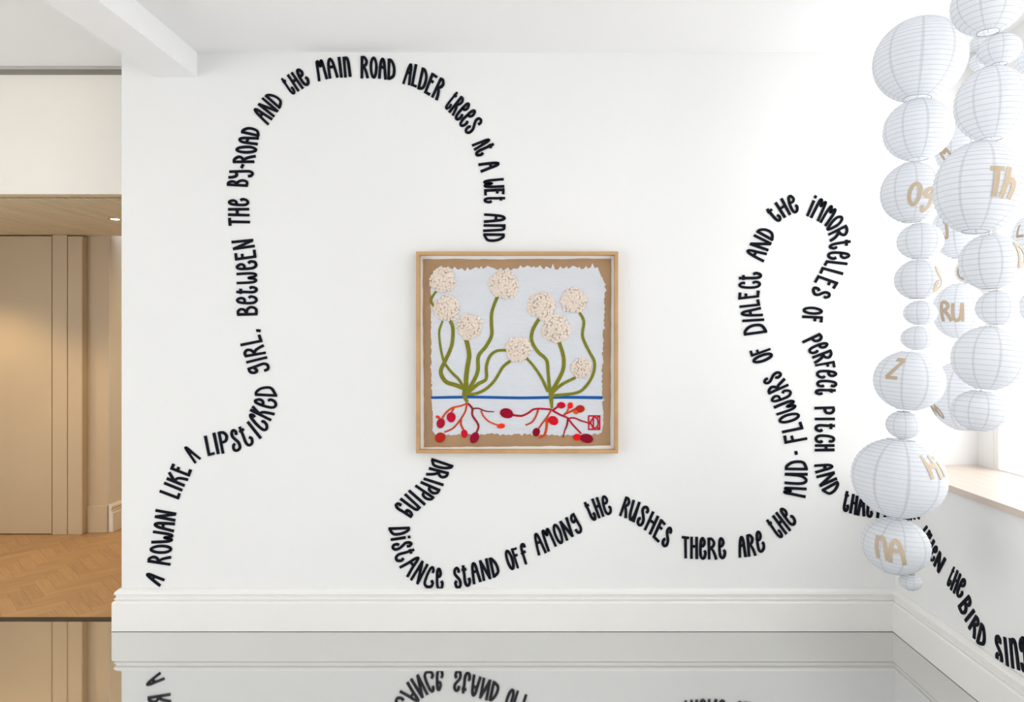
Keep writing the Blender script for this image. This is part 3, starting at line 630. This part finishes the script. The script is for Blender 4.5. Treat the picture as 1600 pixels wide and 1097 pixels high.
def lantern(cx, cy, rx, ry, f, label, letters=(), tilt=(0, 0), H=.1, group='white paper lanterns hung in strings'):
    ox, oy = cx - VX, cy - VY; rr = math.hypot(ox, oy); k = math.sqrt(1 + (rr/F)**2); ur = ox/rr, oy/rr
    hf_ = math.sqrt((k*ur[0])**2 + ur[1]**2); vf = math.sqrt((k*ur[1])**2 + ur[0]**2)
    sh = 1 - .5*(rx/F)**2                              # ellipse centre lies a touch outside the true centre
    c = px(VX + ox*sh, VY + oy*sh, f)
    R = rx/hf_*f/S                         # radius, half height between the rings
    ring = .30*R if R > .075 else .36*R
    root = empty('paper_lantern', c, label, 'lantern', group); root.rotation_euler = (tilt[0], tilt[1], random.uniform(-.3, .3))
    rz_ = root.rotation_euler.z
    t0 = math.asin(ring/R); Hs = H/math.cos(t0)           # spheroid semi-axis so that the rings sit at +-H
    nr = max(7, int(round(2*H/.0118)))
    prof = []
    rib = []
    for i in range(nr*2 + 1):
        th = t0 + (math.pi - 2*t0)*i/(nr*2); rad, z = R*math.sin(th), Hs*math.cos(th)
        if i % 2 == 1: q = 1 - .010; rad, z = rad*q, z*q
        else: rib.append((rad, z))
        prof.append((rad, z))
    seg = 44 if R > .08 else 32
    m = MB(); m.lathe(prof, seg); m.obj('paper_shade', M_PAPER, root, True)
    m = MB()
    for rad, z in rib[1:-1]:
        w_ = .0005; m.lathe([(rad + .0007, z), (rad - .0002, z + w_), (rad - .0002, z - w_)], seg, closed=True)
    m.obj('wire_ribs', M_WIRE, root)
    for z, nm in ((H, 'top_ring'), (-H, 'bottom_ring')):
        m = MB(); m.tube([(ring*math.cos(a*math.pi/12), ring*math.sin(a*math.pi/12), z) for a in range(24)], .0013, 5, True); m.obj(nm, M_WIRE, root)
    m = MB(); m.tube([(-ring, 0, H), (-ring*.3, 0, H - .004), (0, 0, H + .006), (ring*.3, 0, H - .004), (ring, 0, H)], .0011, 5)
    m.tube([(0, 0, H + .002), (0, 0, -H)], .0008, 4); m.obj('wire_hanger', M_WIRE, root)
    phc = math.atan2(-c.y, -c.x) - rz_
    for ch, lx, ly, lh, lw, sl in letters:
        sx = (lx - cx)/rx*.985; ph0 = phc + math.asin(max(-.985, min(.985, sx))); z0 = (cy - ly)*f/S; hh = lh*f/S; ww = lw*f/S
        rl = R*math.sqrt(max(.05, 1 - (z0/Hs)**2))
        def tf(u, v, h):
            z = z0 + v; rad = R*math.sqrt(max(.02, 1 - min(.97, (z/Hs)**2))) + .0006 + h; a = ph0 + u/rl; return (rad*math.cos(a), rad*math.sin(a), z)
        m = MB(); st = min(.0138, max(.006, hh*.17))
        for si, (typ, pts) in enumerate(G[ch]):
            P = [((a - .5)*ww + sl*(b - .5)*hh, (b - .5)*hh) for a, b in pts]
            if typ == 's': P = catmull(P, 6)
            elif typ == 'o': P = catmull(P, 5, True)
            else: P = [lerp(P[0], P[1], k_/8) for k_ in range(9)]
            m.ribbon(P, st, st, tf, .0004, .0012 + .0002*si, closed=(typ == 'o'))
        m.obj('letter', M_TAN, root)['label'] = 'tan paper letter'
    return c, H
fA, fB, fC, fD = .75, .62, .86, .68
A = [
 (1438, 93, 76, 68, 'large white paper lantern at the head of the string by the text corner', (), (0, .06)),
 (1435, 203, 57, 49, 'plain round paper lantern second in its string, above the one lettered OG', (), (0, 0)),
 (1425, 301, 51, 48, 'white paper lantern with tan letters O and G', (('O', 1430, 311, 33, 20, .15), ('g', 1452, 319, 34, 19, .15)), (0, 0)),
 (1438, 377, 38, 29, 'small plain paper lantern directly under the one lettered OG', (), (0, 0)),
 (1434, 437, 38, 31, 'small paper lantern with a curled letter on its window side', (('S', 1470, 437, 38, 30, .1),), (0, 0)),
 (1438, 489, 28, 20, 'very small plain paper lantern, upper of the pair above lantern Z', (), (0, 0)),
 (1434, 528.5, 28, 19.5, 'very small plain paper lantern resting on top of lantern Z', (), (0, 0)),
 (1421, 595, 58, 46.5, 'white paper lantern with a tan letter Z', (('Z', 1397, 577, 32, 20, .25),), (0, .07)),
 (1412, 664, 29, 21.5, 'tiny plain paper lantern between lantern Z and the widest lantern', (), (0, 0)),
 (1405, 747, 77, 61.5, 'widest paper lantern, hanging in front of the word THAT', (('H', 1460, 720, 32, 24, -.25), ('i', 1474, 719, 28, 12, -.3)), (0, .08)),
 (1400, 853, 56, 43, 'paper lantern with two faded tan letters, hanging just under the widest lantern', (('n', 1378, 852, 34, 22, -.12), ('A', 1402, 853, 36, 26, -.15)), (0, .1)),
 (1423, 909, 19, 12.5, 'tiny faint paper lantern at the very bottom of its string', (), (0, 0)),
]
hang(A, fA)
Bc = [
 (1545, 4, 62, 51, 'paper lantern at the head of the string nearest the window glass', (), (0, 0)),
 (1562, 78, 36, 24, 'small paper lantern second in the string above lantern Th', (), (0, 0)),
 (1550, 162, 61, 58, 'large plain paper lantern directly above the one lettered Th', (), (0, 0)),
 (1531, 293, 75, 71, 'large paper lantern with tan letters T and h', (('T', 1558, 299, 44, 20, .02), ('h', 1578, 299, 46, 22, .12)), (0, .09)),
 (1548, 409, 52, 43, 'paper lantern directly under the one lettered Th', (('D', 1598, 403, 38, 24, 0),), (0, -.05)),
 (1558, 481, 35, 26.5, 'small plain paper lantern third above the lowest by the sill', (), (0, 0)),
 (1545, 560, 61, 50, 'large plain paper lantern second from the lowest above the sill', (), (0, .1)),
 (1530, 642, 45, 31, 'lowest paper lantern of the string hanging over the oak sill', (), (0, .12)),
]
hang(Bc, fB)
Cc = [
 (1535, 67, 19, 14, 'tiny paper lantern half hidden behind the second of the Th string, upper', (), (0, 0)),
 (1533, 97, 20, 14, 'tiny paper lantern half hidden behind the second of the Th string, lower', (), (0, 0)),
 (1505, 232, 46, 41, 'paper lantern behind lantern Th with a slanted tan letter M', (('M', 1478, 247, 24, 18, -.4),), (0, 0)),
 (1502, 360, 48, 43, 'paper lantern with a tan letter J partly behind lantern Th', (('J', 1477, 362, 26, 14, -.1),), (0, 0)),
 (1515, 424, 24, 18, 'small paper lantern above lantern RU with a tan curved letter', (('C', 1501, 425, 24, 14, 0),), (0, 0)),
 (1500, 486, 45, 42, 'white paper lantern with tan letters R and U', (('R', 1478, 487, 31, 18, -.08), ('U', 1497, 489, 28, 18, 0)), (0, 0)),
 (1510, 618, 62, 53, 'wide paper lantern behind lantern Z with slanted tan letters', (('N', 1456, 640, 20, 18, -.3), ('O', 1463, 644, 18, 12, -.3)), (0, 0)),
]
hang(Cc, fC)
Dc = [
 (1616, 92, 30, 24, 'paper lantern beside the window, right of the second in the Th string', (), (0, 0)),
 (1622, 372, 44, 38, 'paper lantern beside the window with a tan letter corner', (('L', 1594, 362, 20, 14, 0),), (0, 0)),
 (1620, 479, 29, 25, 'paper lantern beside the window right of the small plain ones', (), (0, 0)),
]
hang(Dc, fD)
for (col, f, lab) in ((A, fA, 'thin white thread carrying the lantern string with letter Z'), (Bc, fB, 'thin white thread carrying the lantern string with letters Th'),
                      (Cc, fC, 'thin white thread carrying the lantern string with letters RU'), (Dc, fD, 'thin white thread carrying the lantern string against the window')):
    pts = [px(c_[0], c_[1], f) for c_ in col]; top_ = Vector((pts[0].x, pts[0].y, ZCEIL))
    m = MB(); m.tube([tuple(p - top_) for p in [top_] + pts], .0006, 4)
    o = m.obj('hanging_thread', M_THREAD); o.location = top_; tag(o, lab, 'thread', 'threads of the lantern strings')
